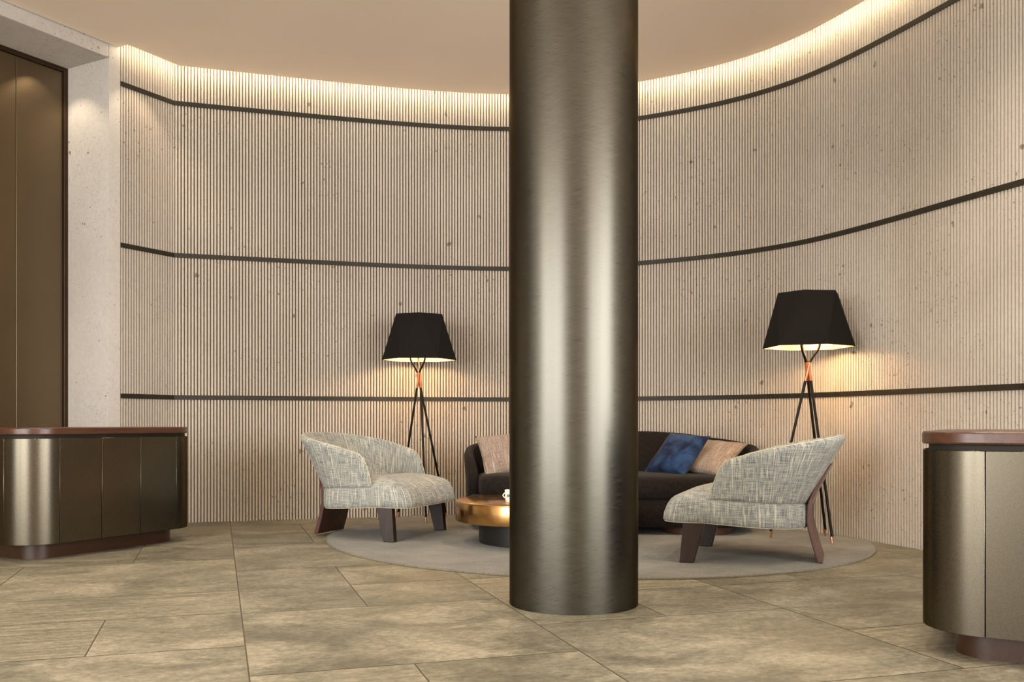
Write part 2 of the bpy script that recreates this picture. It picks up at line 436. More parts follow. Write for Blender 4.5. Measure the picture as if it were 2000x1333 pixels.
# bronze panels in the recess: a tall door set with its frame
door = bpy.data.objects.new('door_1', None); C.objects.link(door); struct(door)
t0 = S1+N*0.0
def rbox(mb, o0, s0, s1, n0, n1, z0, z1):           # box along -D from o0, depth along N
    q = [o0-D*s0+N*n0, o0-D*s1+N*n0, o0-D*s1+N*n1, o0-D*s0+N*n1]
    mb.prism([(p.x,p.y) for p in q], z0, z1)
fr = MB(); rbox(fr, t0, 0.0, 0.035, 0.0, 0.05, 0, Z_B); rbox(fr, t0, 0.035, RL, 0.0, 0.05, Z_B-0.035, Z_B)
bevel(fr.build('door_frame', MAT['door_frame'], door), 0.003, 1)
# first panel runs to the seam seen near the picture edge
for s0, s1 in ((0.037, 0.432), (0.436, 1.33), (1.334, 2.23), (2.234, 3.13), (3.134, 4.0)):
    p = MB(); rbox(p, t0, s0, s1, 0.0, 0.03, 0.0, Z_B-0.037)
    bevel(p.build('door_panel', MAT['panel_metal'], door), 0.002, 1)
bk = MB(); rbox(bk, t0, -0.3, RL, -0.05, -0.001, 0, Z_B)
bk.build('door_backing', MAT['groove'], door)

# ceiling slab stops short of the fluted wall, leaving a lit slot
crv = resample(curve, 0.12); cn = normals(crv)
GAP = 0.115
edge = [A+N*GAP-D*0.02]
jn = (N+cn[1]).normalized(); edge.append(CORNER+jn*(GAP/ jn.dot(N)))
edge += [p+nn*GAP for p, nn in zip(crv[2:], cn[2:])]
endR = edge[-1]
poly = [A.copy()-D*0.02-N*0.0]+edge+[Vector((3.7, 3.95, 0)), Vector((6.5, 3.95, 0)), Vector((6.5, -4, 0)), Vector((-7.4, -4, 0)), far]
cm = MB(); cm.prism([(p.x,p.y) for p in poly], Z_CEIL, Z_CEIL+0.05)
struct(cm.build('ceiling', MAT['ceiling']))
um = MB(); um.prism([(-8.3,-4.3),(7,-4.3),(7,9.2),(-8.3,9.2)], Z_TOP, Z_TOP+0.1)
struct(um.build('ceiling_deck', MAT['ceiling']))
# LED strip on the edge of the slab, facing the wall
E2 = edge; en = [N, jn]+cn[2:]
rg = []
for p, nn in zip(E2, en):
    a0 = p-nn*0.006
    rg.append([(a0.x,a0.y,Z_CEIL+0.015),(a0.x,a0.y,Z_CEIL+0.032),((a0+nn*0.004).x,(a0+nn*0.004).y,Z_CEIL+0.032),((a0+nn*0.004).x,(a0+nn*0.004).y,Z_CEIL+0.015)])
v, f = loft(rg); o = fix_normals(mesh_obj('trim_5', v, f, MAT['led'])); struct(o)

# rest of the room behind the viewer
def wall_with_hole(name, mapf, a0, a1, h0, h1, z0, z1):
    mb = MB()
    def q(u0, u1, w0, w1):
        p = [mapf(u0,0),mapf(u1,0),mapf(u1,1),mapf(u0,1)]; mb.prism(p, w0, w1)
    q(a0, h0, 0, Z_TOP); q(h1, a1, 0, Z_TOP); q(h0, h1, 0, z0); q(h0, h1, z1, Z_TOP)
    return struct(mb.build(name, MAT['plaster']))
wall_with_hole('wall_back', lambda u, d: (u, -4-0.25*d), -7.6, 2.5, WIN_BACK[0], WIN_BACK[1], WIN_BACK[2], WIN_BACK[3])
wall_with_hole('wall_back_right', lambda u, d: (u, -4-0.25*d), 2.5, 6.75, WIN_BACK2[0], WIN_BACK2[1], WIN_BACK2[2], WIN_BACK2[3])
wall_with_hole('wall_right', lambda u, d: (6.5+0.25*d, u), -4, 4.2, WIN_SIDE[0], WIN_SIDE[1], WIN_SIDE[2], WIN_SIDE[3])
wall_with_hole('wall_side', lambda u, d: (-7.4-0.2*d, u), -4, 0.1, WIN_LEFT[0], WIN_LEFT[1], WIN_LEFT[2], WIN_LEFT[3])
mb = MB(); mb.prism([(3.58,4.0),(6.75,4.0),(6.75,4.2),(3.52,4.2)], 0, Z_TOP); struct(mb.build('wall_return', MAT['plaster']))
def window(name, mapf, a0, a1, z0, z1, n=4):
    mb = MB()
    for i in range(n+1):
        u = a0+(a1-a0)*i/n
        mb.prism([mapf(u-0.025,0.02),mapf(u+0.025,0.02),mapf(u+0.025,0.09),mapf(u-0.025,0.09)], z0, z1)
    for z in (z0, z1-0.05):
        mb.prism([mapf(a0,0.02),mapf(a1,0.02),mapf(a1,0.09),mapf(a0,0.09)], z, z+0.05)
    struct(mb.build(name, MAT['wframe']))
window('window_1', lambda u, d: (u, -4-d), *WIN_BACK)
window('window_2', lambda u, d: (6.5+d, u), *WIN_SIDE)
window('window_3', lambda u, d: (u, -4-d), *WIN_BACK2, n=2)
window('window_4', lambda u, d: (-7.4-d, u), *WIN_LEFT, n=3)

# ceiling downlight fittings (all out of the picture)
for i, (x, y) in enumerate(DOWN):
    mb = MB(); mb.lathe([(0.07, Z_CEIL-0.006), (0.07, Z_CEIL-0.0005)], 20, x, y)
    # ring with a dim lens; the light itself comes from its lamp
    o = mb.build('ceiling_downlight', MAT['down'])
    tag(o, 'round recessed ceiling downlight above the lobby floor', 'ceiling light', 'recessed downlights in the ceiling')

# floor slabs, measured in the paving's own grid
G2 = Vector((0.955, 0.2967, 0)).normalized(); GANG = math.atan2(G2.y, G2.x)
cx = [0.1+0.5925*k for k in range(-16, 14)]
tiles = []
def row(u0, u1, v0, v1, cuts=()):
    c = [u0]+list(cuts)+[u1]
    for i in range(len(c)-1): tiles.append((c[i], c[i+1], v0, v1))
A_, B_, C_, D_, E_, F_, G_ = 0.1, 0.66, 1.283, 1.877, 2.46, 3.03, 3.65
# left block
LB = -9.5
row(LB, A_, 8.07, 10.2, (-3.9, -2.2, -0.48)); row(LB, A_, 7.43, 8.07, (-5.5, -3.4, -1.66, -1.07))
row(LB, A_, 6.90, 7.43, (-4.6, -2.8, -0.48)); row(LB, A_, 6.13, 6.90, (-5.2, -3.4, -2.2, -0.487))
row(LB, A_, 4.975, 6.13, (-5.8, -4.0, -2.25, -1.08)); row(LB, A_, 4.40, 4.975, (-6.0, -4.2, -1.9))
row(LB, A_, 3.733, 4.40, (-6.6, -4.8, -2.9, -1.66, -0.46)); row(LB, A_, 2.55, 3.733, (-5.6, -3.4, -1.66))
# middle block
row(A_, C_, 8.07, 10.2); row(A_, C_, 6.79, 8.07, (0.652,)); row(A_, C_, 5.63, 6.79); tiles.append((A_, B_, 4.37, 5.63))
tiles.append((B_, C_, 4.97, 5.63)); tiles.append((B_, C_, 4.37, 4.97)); row(A_, C_, 3.283, 4.37); row(A_, C_, 2.55, 3.283, (B_,))
# right blocks
row(C_, E_, 8.07, 10.2); row(C_, E_, 6.79, 8.07, (D_,)); row(C_, E_, 5.63, 6.79); row(C_, E_, 4.97, 5.63, (D_,))
row(C_, E_, 4.385, 4.97); row(C_, E_, 3.76, 4.385, (D_,)); row(C_, E_, 2.655, 3.76)
row(E_, 8.5, 8.07, 10.2, (3.65, 4.8, 6.6)); row(E_, 8.5, 6.79, 8.07, (3.03, 4.8, 6.0)); row(E_, 8.5, 5.63, 6.79, (3.65, 5.4, 7))
row(E_, 8.5, 4.385, 5.63, (F_, 4.2, 6.0)); row(E_, 8.5, 3.30, 4.385, (G_, 5.4, 7)); row(E_, 8.5, 2.655, 3.30, (4.2, 6.0))
row(C_, 8.5, 2.55, 2.655, (E_,))
tiles = [t for t in tiles if not (t[2] == 2.55 and t[3] == 2.655)]
row(C_, 8.5, 1.95, 2.655, (D_, G_, 5.4))
row(LB, C_, 1.95, 2.55, (-6, -3.4, -1.0, A_))
v = 1.95; k = 0
while v > -8:
    w_ = (0.6, 1.18, 0.6)[k % 3]; row(LB, 8.5, v-w_, v, [LB+1.1+0.59*(k % 2)+1.77*i for i in range(10) if LB+1.1+0.59*(k % 2)+1.77*i < 8.2]); v -= w_; k += 1
vs, fs, cols = [], [], []
g = 0.0028
for (u0, u1, v0, v1) in tiles:
    b = len(vs); vs += [(u0+g, v0+g, 0), (u1-g, v0+g, 0), (u1-g, v1-g, 0), (u0+g, v1-g, 0)]
    fs.append([b, b+1, b+2, b+3])
    narrow = (v1-v0) < 0.7 and (u1-u0) > 1.0
    cols.append(((0.75 if narrow else 0.12)+random.uniform(-0.1, 0.15), random.random(), random.random(), 1))
fl = mesh_obj('floor', vs, fs, MAT['stone'])
ca = fl.data.color_attributes.new('tile', 'FLOAT_COLOR', 'CORNER')
for p in fl.data.polygons:
    for li in p.loop_indices: ca.data[li].color = cols[p.index]
fl.rotation_euler = (0, 0, GANG); struct(fl)
mb = MB(); mb.prism([(-8.3,-4.3),(7,-4.3),(7,9.2),(-8.3,9.2)], -0.12, -0.0015); struct(mb.build('floor_bed', MAT['grout']))

# ------------------------------------------------------------------ big bronze column
col_o = empty('column', (0.29, 4.462, 0), 0, 'thick round brushed bronze column standing in the foreground from floor to ceiling', 'column')
SEG = 128; R_ = 0.302
vs = []; uv = []; fs = []
for j, z in enumerate((0.0, 1.9, Z_CEIL)):
    r = R_
    for k in range(SEG+1):
        th = 2*PI*k/SEG; vs.append((r*math.cos(th), r*math.sin(th), z)); uv.append((R_*th, z))
for j in range(2):
    for k in range(SEG): fs.append([j*(SEG+1)+k, j*(SEG+1)+k+1, (j+1)*(SEG+1)+k+1, (j+1)*(SEG+1)+k])
o = mesh_obj('column_cladding', vs, fs, MAT['column'], col_o, uvs=uv, smooth=True)

# ------------------------------------------------------------------ rug
rc = Vector((0.59, 7.10, 0)); rim = []
wallp = resample(curve, 0.03); wn = normals(wallp)
for k in range(160):
    th = 2*PI*k/160
    r = 1.985+0.05*math.sin(2*th+PI*1.15)
    p = rc+Vector((math.cos(th), math.sin(th), 0))*r
    i = min(range(len(wallp)), key=lambda i: (wallp[i]-p).length_squared)
    d = (p-wallp[i]).dot(wn[i])
    if d < 0.05 and p.y > 5.5: p = p+wn[i]*(0.05-d)
    rim.append(p)
rug = empty('area_rug', (rc.x, rc.y, 0), 0, 'large round pale grey woven rug under the seating group', 'rug')
rugz = 0.012
def inset_loop(L, d):
    return [p+(Vector((rc.x, rc.y, 0))-p).normalized()*d for p in L]
i1 = inset_loop(rim, 0.011); i2 = inset_loop(rim, 0.007)
rings = [[(p.x-rc.x, p.y-rc.y, 0.001) for p in i1], [(p.x-rc.x, p.y-rc.y, rugz) for p in i1]]
v, f = loft(rings); fix_normals(mesh_obj('rug_pile', v, f, MAT['rug'], rug))
rings = [[(p.x-rc.x, p.y-rc.y, z) for p in L] for L, z in ((i2, 0.0005), (rim, 0.0015), (rim, rugz-0.003), (i2, rugz+0.001), (i1, rugz+0.001), (i1, 0.0005))]
v, f = loft(rings+[rings[0]], True, False, False); fix_normals(mesh_obj('edge_binding', v, f, MAT['rug_edge'], rug))
RZ = rugz+0.0015

# ------------------------------------------------------------------ reception desks
def rrect(x0, x1, y0, y1, r, seg=16):
    out = []
    for cx_, cy_, a0 in ((x1-r, y1-r, 0), (x0+r, y1-r, 90), (x0+r, y0+r, 180), (x1-r, y0+r, 270)):
        for k in range(seg+1):
            a = math.radians(a0+90*k/seg); out.append((cx_+r*math.cos(a), cy_+r*math.sin(a)))
    return out
DL, DW, DR = 0.906+0.44, 0.74, 0.22
def make_desk(loc, label, kind):
    # local x runs along D, local y along -N (into the desk); origin = near corner of the panelled side
    root = empty('reception_desk', loc, math.atan2(D.y, D.x), label, 'desk')
    # footprint x 0..DL, y 0..DW
    b = MB(); b.prism(rrect(0.006, DL-0.006, 0.006, DW-0.006, DR-0.006), 0.102, 0.745)
    b.build('carcass', MAT['groove'], root, 30)
    # cladding: separate panels split at the seams
    out = rrect(0, DL, 0, DW, DR, 20); n = len(out)
    def strip(name, P):
        inner = []
        ring = []
        NN = []
        for i in range(len(P)):
            t = Vector((P[min(i+1,len(P)-1)][0]-P[max(i-1,0)][0], P[min(i+1,len(P)-1)][1]-P[max(i-1,0)][1], 0)).normalized()
            NN.append(Vector((-t.y, t.x, 0)))
        for p, nn in zip(P, NN):
            a = Vector((p[0], p[1], 0)); c = a+nn*0.0055
            ring.append([(a.x,a.y,0.1),(a.x,a.y,0.749),(c.x,c.y,0.749),(c.x,c.y,0.1)])
        v, f = loft(ring); o = fix_normals(mesh_obj(name, v, f, MAT['desk_metal'], root)); auto_smooth(o, 40); bevel(o, 0.0015, 1, 60)
    def arc(cx_, cy_, a0): return [(cx_+DR*math.cos(math.radians(a0+90*k/20)), cy_+DR*math.sin(math.radians(a0+90*k/20))) for k in range(21)]
    gp = 0.0016
    strip('corner_panel', arc(DR, DR, 180)); strip('corner_panel', arc(DL-DR, DR, 270))
    strip('corner_panel', arc(DL-DR, DW-DR, 0)); strip('corner_panel', arc(DR, DW-DR, 90))
    for i in range(3):
        a = DR+(DL-2*DR)*i/3; c = DR+(DL-2*DR)*(i+1)/3
        strip('side_panel', [(a+gp, 0), (c-gp, 0)])
        strip('side_panel', [(c-gp, DW), (a+gp, DW)])
    strip('end_panel', [(0, DW-DR-gp), (0, DR+gp)]); strip('end_panel', [(DL, DR+gp), (DL, DW-DR-gp)])
    p = MB(); p.prism(rrect(0.11, DL-0.11, 0.11, DW-0.11, DR-0.09), 0, 0.1); p.build('plinth', MAT['wood_plinth'], root, 30)
    p = MB(); p.prism(rrect(0.02, DL-0.02, 0.02, DW-0.02, DR-0.02), 0.749, 0.77); p.build('shadow_gap', MAT['groove'], root, 30)
    p = MB(); p.prism(rrect(-0.003, DL+0.003, -0.003, DW+0.003, DR+0.003, 20), 0.77, 0.816)
    o = p.build('desk_top', MAT['wood_top'], root, 30); bevel(o, 0.008, 3, 50)
    return root
P0 = Vector((-2.796, 5.854, 0))                       # seam at the end of the near rounded corner
org = P0-D*DR
# panelled side faces +N: local y must run into the desk (along -N); D rotated +90 deg is -N
make_desk((org.x, org.y, 0), 'low bronze-panelled desk with walnut top at the left, in front of the concrete pier', 'left')
Pr = Vector((1.642, 3.288, 0))                        # seam on the near end of the right desk
org2 = Pr+N*(DW-DR)                                   # near end runs along N; the rounded corner facing the column is local (0, DW)
make_desk((org2.x, org2.y, 0), 'low bronze-panelled desk with walnut top cut off by the right picture edge, nearest the viewer', 'right')

# ------------------------------------------------------------------ armchairs and sofa
def plan_curve(bx, hw, cxx, front, p=2.0, n=40, taper=0.0):
    """half plan from back centre to the arm front: list of (x, y, s)"""
    a = cxx-bx; out = []
    for k in range(n+1):
        th = PI/2*k/n
        x = cxx-a*abs(math.cos(th))**(2/p); y = hw*abs(math.sin(th))**(2/p)
        out.append(Vector((x, y, 0)))
    m_ = max(2, int(n*0.4))
    for k in range(1, m_+1):
        t = k/m_; out.append(Vector((cxx+(front-cxx)*t, hw-taper*t*t, 0)))
    out = resample(out, 0.02)
    return out
def make_shell(plan, basef, rim, flare, thick, levels=12):
    """plan: half curve; rim(x)->z; flare(x)->outward shift at full height (vector along outward normal)"""
    half = plan; full_ = [Vector((p.x, -p.y, 0)) for p in half[::-1]]+half[1:]
    n = len(full_); NN = []
    for i in range(n):
        t = (full_[min(i+1,n-1)]-full_[max(i-1,0)]).normalized(); NN.append(Vector((-t.y, t.x, 0)))
    for i in range(n):
        if NN[i].dot(full_[i]-Vector((0.1,0,0))) < 0: NN[i] = -NN[i]
    rings = []; rimpts = []; uvv = []; L = 0; H0 = 0.45
    for i, (p, nn) in enumerate(zip(full_, NN)):
        if i: L += (p-full_[i-1]).length
        base_z = basef(p.x); h = max(rim(p.x), base_z+0.012); ring = []; uvr = []
        hh = h-base_z
        fl_ = lambda z: flare(p.x)*((z-base_z)/0.39)
        th = thick*min(1.0, 0.35+0.65*hh/0.2)
        for j in range(levels+1):                    # outer, upwards
            z = base_z+(hh-th*0.35)*j/levels; q = p+nn*fl_(z); ring.append(Vector((q.x,q.y,z))); uvr.append((L, z))
        for k in range(1, 6):                        # rounded rim
            a = PI*k/6; z = h-th*0.35+math.sin(a)*th*0.35; q = p+nn*(fl_(h-th*0.35)-th/2*(1-math.cos(a))*0.8)
            ring.append(Vector((q.x,q.y,z))); uvr.append((L, h+th*0.3*k/6))
            if k == 2: rimpts.append(Vector((q.x,q.y,z)))
        for j in range(levels+1):                    # inner, downwards
            t = j/levels; z = h-th*0.35-(hh-th*0.35+0.03)*t
            q = p+nn*(fl_(max(z, base_z))-th*(0.8+0.2*t)); ring.append(Vector((q.x,q.y,z))); uvr.append((L, 2*h-z))
        rings.append(ring); uvv += uvr
    v, f = loft(rings, True, True, True)
    return v, f, uvv, rimpts
def make_seat(outline, profile, front_slope, top_uv=True, crown=0.0):
    """outline: closed loop of Vectors; profile: list of (z, inset)"""
    n = len(outline); c = Vector((sum(p.x for p in outline)/n, sum(p.y for p in outline)/n, 0))
    NN = []
    for i in range(n):
        t = (outline[(i+1)%n]-outline[i-1]).normalized(); q = Vector((t.y, -t.x, 0))
        if q.dot(outline[i]-c) < 0: q = -q
        NN.append(q)
    rings = []; uv = []; s = 0; vacc = 0; pz = None
    for (z, ins) in profile:
        if pz is not None: vacc += math.hypot(z-pz[0], ins-pz[1])
        s = 0; ring = []
        for i, (p, nn) in enumerate(zip(outline, NN)):
            if i: s += (p-outline[i-1]).length
            q = p-nn*min(ins, 0.035)
            if ins > 0.035: q = q.lerp(c, min(0.98, (ins-0.035)/0.38))
            q = q.copy(); hz = (z-profile[0][0])/max(1e-6, profile[-1][0]-profile[0][0])
            fw = max(0, min(1, (p.x-c.x)/max(1e-6, max(a.x for a in outline)-c.x)))**3
            q.x -= front_slope*hz*hz*fw
            ring.append(Vector((q.x, q.y, z))); uv.append((s, vacc))
        rings.append(ring); pz = (z, ins)
    v, f = loft(rings, True, True, True)
    def uvf(poly, vi):
        if abs(poly.normal.z) > 0.75: return (v[vi].y, v[vi].x)
        return uv[vi]
    return v, f, uvf

def lerp_tab(tab, x):
    if x <= tab[0][0]: return tab[0][1]
    for (a, b), (c, d) in zip(tab, tab[1:]):
        if x <= c: return b+(d-b)*(x-a)/(c-a)
    return tab[-1][1]

CH_PLAN = plan_curve(-0.385, 0.425, -0.02, 0.165, 2.3)
def make_chair():
    root = empty('armchair', (0, 0, 0))
    # plan x is of the base: rim drops in a round shoulder at the arm fronts
    rimf = lambda x: lerp_tab([(-0.385, 0.775), (-0.36, 0.766), (-0.3, 0.742), (-0.2, 0.71), (-0.05, 0.664), (0.02, 0.645), (0.06, 0.630), (0.09, 0.606), (0.115, 0.570), (0.138, 0.515), (0.153, 0.46), (0.165, 0.412)], x)
    flf = lambda x: lerp_tab([(-0.385, 0.21), (-0.3, 0.17), (-0.1, 0.055), (0.165, 0.0)], x)
    v, f, uv, rim_ = make_shell(CH_PLAN, lambda x: 0.402-0.032*max(0.0, min(1.0, (0.2-x)/0.55)), rimf, flf, 0.075)
    o = mesh_obj('backrest', v, f, MAT['tweed'], root, uvs=uv, smooth=True); fix_normals(o)
    mb = MB(); mb.tube(rim_, 0.0035, 6); mb.build('piping', MAT['piping'], o, 60)
    # seat body
    ol = [Vector((p.x, -p.y, 0)) for p in CH_PLAN[::-1]]+CH_PLAN[1:]
    r = 0.13; fx = 0.465
    fr_ = []
    for k in range(1, 12): a = math.radians(90-90*k/12); fr_.append(Vector((fx-r+r*math.cos(a), 0.425-r+r*math.sin(a), 0)))
    mid = [Vector((0.165+(fx-r-0.165)*k/6, 0.425, 0)) for k in range(1, 7)]
    lft = mid+fr_
    fline = [Vector((fx, (0.425-r)*(1-2*k/16), 0)) for k in range(17)]
    loop = ol+lft+fline+[Vector((p.x, -p.y, 0)) for p in lft[::-1]]
    prof = [(0.249, 0.05), (0.252, 0.012), (0.262, 0.002), (0.30, 0.0), (0.35, 0.0), (0.385, 0.003), (0.403, 0.012), (0.418, 0.032), (0.434, 0.07), (0.450, 0.12), (0.466, 0.2), (0.471, 0.3), (0.472, 0.4)]
    v, f, uvf = make_seat(loop, prof, 0.13)
    for p in v: p.z -= 0.032*max(0.0, min(1.0, (0.2-p.x)/0.55))
    o = mesh_obj('seat', v, f, MAT['tweed'], root, uvs=uvf, smooth=True); fix_normals(o)
    mb = MB(); mb.tube([Vector((v[len(loop)+i].x, v[len(loop)+i].y, v[len(loop)+i].z)) for i in range(len(loop))]+[v[len(loop)].copy()], 0.003, 6)
    mb.build('piping', MAT['piping'], o, 60)
    # front legs: tapered blocks
    for s in (-1, 1):
        yo, yi = s*0.422, s*0.367
        top = [(0.20, yi), (0.325, yi), (0.325, s*0.415), (0.20, s*0.415)]; bot = [(0.262, s*0.372), (0.345, s*0.372), (0.345, yo), (0.262, yo)]
        if s < 0: top = top[::-1]; bot = bot[::-1]
        v = [(x, y, RZ) for x, y in bot]+[(x, y, 0.249) for x, y in top]
        o = fix_normals(mesh_obj('leg', v, [[3,2,1,0],[4,5,6,7],[0,1,5,4],[1,2,6,5],[2,3,7,6],[3,0,4,7]], MAT['wood_leg'], root)); bevel(o, 0.004, 2)
    # bentwood rear leg running up the back
    prof = [(-0.432, RZ), (-0.402, 0.11), (-0.376, 0.215), (-0.370, 0.25), (-0.372, 0.34), (-0.380, 0.38), (-0.412, 0.46), (-0.452, 0.54), (-0.488, 0.612)]
    w_ = 0.185; tk = 0.032; v = []; rings = []
    for i, (x, z) in enumerate(prof):
        a = Vector((prof[min(i+1,len(prof)-1)][0]-prof[max(i-1,0)][0], prof[min(i+1,len(prof)-1)][1]-prof[max(i-1,0)][1])).normalized()
        nx, nz = -a.y, a.x
        if i == 0: nx, nz = -1, 0
        hw_ = w_*(1.0 if i < 6 else 1-0.12*(i-5))
        rings.append([(x, -hw_, z), (x, hw_, z), (x+nx*tk, hw_, z+nz*tk), (x+nx*tk, -hw_, z+nz*tk)])
    v, f = loft(rings); o = fix_normals(mesh_obj('rear_leg', v, f, MAT['wood_back'], root)); bevel(o, 0.006, 2, 50)
    return root
def kids(o): return [c for c in bpy.data.objects if c.parent == o]
def copy_tree(o, parent=None):
    c = o.copy(); C.objects.link(c); c.parent = parent
    for k in kids(o): copy_tree(k, c)
    return c
ang = math.radians(-19.6)
ch1 = make_chair(); ch2 = copy_tree(ch1)
ch1.location = (-0.984, 7.09, 0); ch1.rotation_euler = (0, 0, math.radians(-21.8))
ch2.location = (1.463, 5.925, 0); ch2.rotation_euler = (0, 0, ang+PI)
tag(ch1, 'grey tweed tub armchair facing right on the left side of the rug', 'armchair', 'tweed armchairs on the round rug')
tag(ch2, 'grey tweed tub armchair facing left, right of the column, walnut rear leg showing', 'armchair', 'tweed armchairs on the round rug')

# sofa
sa = math.atan2(-0.985, -0.174)
sofa = empty('sofa', (0.760, 7.50, 0), sa, 'dark brown curved sofa behind the column with cushions', 'sofa')
SP = plan_curve(-0.40, 1.135, 0.02, 0.22, 3.0, 60, 0.06)
rimf = lambda x: lerp_tab([(-0.40, 0.776), (-0.39, 0.765), (-0.35, 0.725), (-0.25, 0.685), (0.0, 0.62), (0.12, 0.575), (0.17, 0.535), (0.20, 0.49), (0.22, 0.44)], x)
flf = lambda x: lerp_tab([(-0.40, 0.17), (-0.2, 0.12), (0.1, 0.03), (0.22, 0.0)], x)
v, f, uv, rim_ = make_shell(SP, lambda x: 0.28, rimf, lambda x: flf(x)*0.7, 0.10)
sb = fix_normals(mesh_obj('backrest', v, f, MAT['sofa'], sofa, uvs=uv, smooth=True))
mb = MB(); mb.tube(rim_, 0.004, 6); mb.build('piping', MAT['sofa'], sb, 60)
def sofa_loop(ins, fx):
    half = [p for p in plan_curve(-0.40+ins, 1.135-ins, 0.02, 0.22, 3.0, 60, 0.06)]
    r = 0.2; yh = half[-1].y
    fr_ = [Vector((fx-0.06*(1-math.cos(0))-r+r*math.cos(math.radians(90-90*k/10)), yh-r+r*math.sin(math.radians(90-90*k/10)), 0)) for k in range(1, 11)]
    fl_ = [Vector((fx+0.05*math.sin(PI*k/20), (yh-r)*(1-2*k/20), 0)) for k in range(1, 20)]
    return [Vector((p.x, -p.y, 0)) for p in half[::-1]]+half[1:]+fr_+fl_+[Vector((p.x, -p.y, 0)) for p in fr_[::-1]]
lp = sofa_loop(0.0, 0.40)
v, f, uvf = make_seat(lp, [(0.065, 0.05), (0.07, 0.02), (0.08, 0.008), (0.26, 0.0), (0.275, 0.01), (0.28, 0.03)], 0.0)
fix_normals(mesh_obj('base', v, f, MAT['sofa'], sofa, uvs=uvf, smooth=True))
lp = sofa_loop(0.085, 0.42)
v, f, uvf = make_seat(lp, [(0.281, 0.05), (0.284, 0.015), (0.295, 0.0), (0.40, 0.0), (0.425, 0.01), (0.44, 0.035), (0.449, 0.08), (0.453, 0.2), (0.455, 0.4)], 0.0)
fix_normals(mesh_obj('seat_cushion', v, f, MAT['sofa'], sofa, uvs=uvf, smooth=True))
for y in (-0.69, 0.69):
    mb = MB(); P = [(0.12, -0.27), (0.12, 0.27)]+[(0.12+0.28*math.sin(PI*k/20), 0.27*math.cos(PI*k/20)) for k in range(1, 20)]
    mb.prism([(a, b+y) for a, b in P], RZ, 0.068); mb.build('leg', MAT['wood_back'], sofa, 30)
mb = MB(); mb.box(-0.36, -0.28, -0.6, 0.6, RZ, 0.067); mb.build('rear_rail', MAT['wood_leg'], sofa)

# cushions
def make_pillow(name, c, ux, uy, size, fat, mat, label, cat='cushion', group=None):
    ux = Vector(ux).normalized(); uy = Vector(uy); uy = (uy-ux*uy.dot(ux)).normalized(); uz = ux.cross(uy)
    n = 22; v = []; uv = []; f = []
    for side in (1, -1):
        for i in range(n+1):
            for j in range(n+1):
                s, t = -1+2*i/n, -1+2*j/n
                e = max(0, (1-abs(s)**2.6)*(1-abs(t)**2.6))**0.55
                k = 1-0.07*(1-abs(s)**2)*0-0.06*(1-(t*t))*(abs(s)**3)-0.0
                kx = 1-0.09*(1-t*t); ky = 1-0.09*(1-s*s)
                x, y = s*size/2*(kx if abs(s) > 0.0 else 1), t*size/2*ky
                wr = 0.006*math.sin(9*s+3*t)*e
                v.append(Vector((x, y, side*(fat/2*e+wr)))); uv.append((x+side*0.01, y))
    m_ = (n+1)**2
    for sd in (0, 1):
        for i in range(n):
            for j in range(n):
                q = [sd*m_+i*(n+1)+j, sd*m_+(i+1)*(n+1)+j, sd*m_+(i+1)*(n+1)+j+1, sd*m_+i*(n+1)+j+1]
                f.append(q if sd == 0 else q[::-1])
    o = mesh_obj(name, v, f, mat, None, uvs=uv, smooth=True)
    bm = bmesh.new(); bm.from_mesh(o.data); bmesh.ops.remove_doubles(bm, verts=bm.verts, dist=0.0004); bm.to_mesh(o.data); bm.free()
    M4 = Matrix.Identity(4)
    for i, a in enumerate((ux, uy, uz)):
        for j in range(3): M4[j][i] = a[j]
    M4.translation = Vector(c); o.matrix_world = M4
    tag(o, label, cat, group); return o
make_pillow('throw_pillow', (1.30, 7.45, 0.60), (0.22, -0.28, -0.02), (0.22, 0.17, 0.30), 0.42, 0.15, MAT['velvet'], 'deep blue velvet cushion leaning on the right half of the sofa', 'cushion', 'cushions on the sofa')
make_pillow('throw_pillow', (1.565, 7.42, 0.575), (0.30, -0.33, -0.03), (0.30, 0.22, 0.26), 0.43, 0.13, MAT['pillow_weave'], 'brown woven cushion behind the blue one at the right sofa arm', 'cushion', 'cushions on the sofa')
make_pillow('throw_pillow', (-0.07, 7.62, 0.590), (0.30, 0.08, 0.035), (-0.13, 0.14, 0.28), 0.39, 0.14, MAT['pillow_weave'], 'grey-brown woven cushion at the left sofa arm, half hidden by the column', 'cushion', 'cushions on the sofa')

# ------------------------------------------------------------------ coffee table and cup
tb = empty('coffee_table', (0.167, 6.65, 0), 0, 'round polished copper coffee table on a black drum base', 'table')
mb = MB(); mb.lathe([(0.0, 0.166), (0.55, 0.166), (0.561, 0.170), (0.563, 0.178), (0.563, 0.296), (0.560, 0.304), (0.553, 0.307), (0.0, 0.307)], 96)
mb.build('table_top', MAT['table_copper'], tb, 50)
mb = MB(); mb.lathe([(0.385, RZ), (0.40, RZ+0.004), (0.40, 0.166), (0.0, 0.166)], 80); mb.build('drum_base', MAT['lacquer'], tb, 50)
cup = empty('mug', (-0.014, 6.44, 0.307), 0, 'small white mug with a blue-grey mark on the coffee table, beside the column', 'mug')
mb = MB(); mb.lathe([(0.0, 0.0), (0.026, 0.0), (0.030, 0.004), (0.034, 0.03), (0.036, 0.082), (0.034, 0.0835), (0.032, 0.082), (0.029, 0.02), (0.0, 0.012)], 40); mb.build('cup_body', MAT['porcelain'], cup, 50)
mb = MB(); mb.tube([(-0.033-0.014*math.sin(PI*k/12), -0.004, 0.062-0.034*(k/12)) for k in range(13)], 0.004, 8); mb.build('handle', MAT['porcelain'], cup, 60)
mb = MB(); th0 = -PI/2-0.35
P = [(th0+0.5*math.cos(a)*0.55, 0.044+0.011*math.sin(a)) for a in [2*PI*k/16 for k in range(16)]]
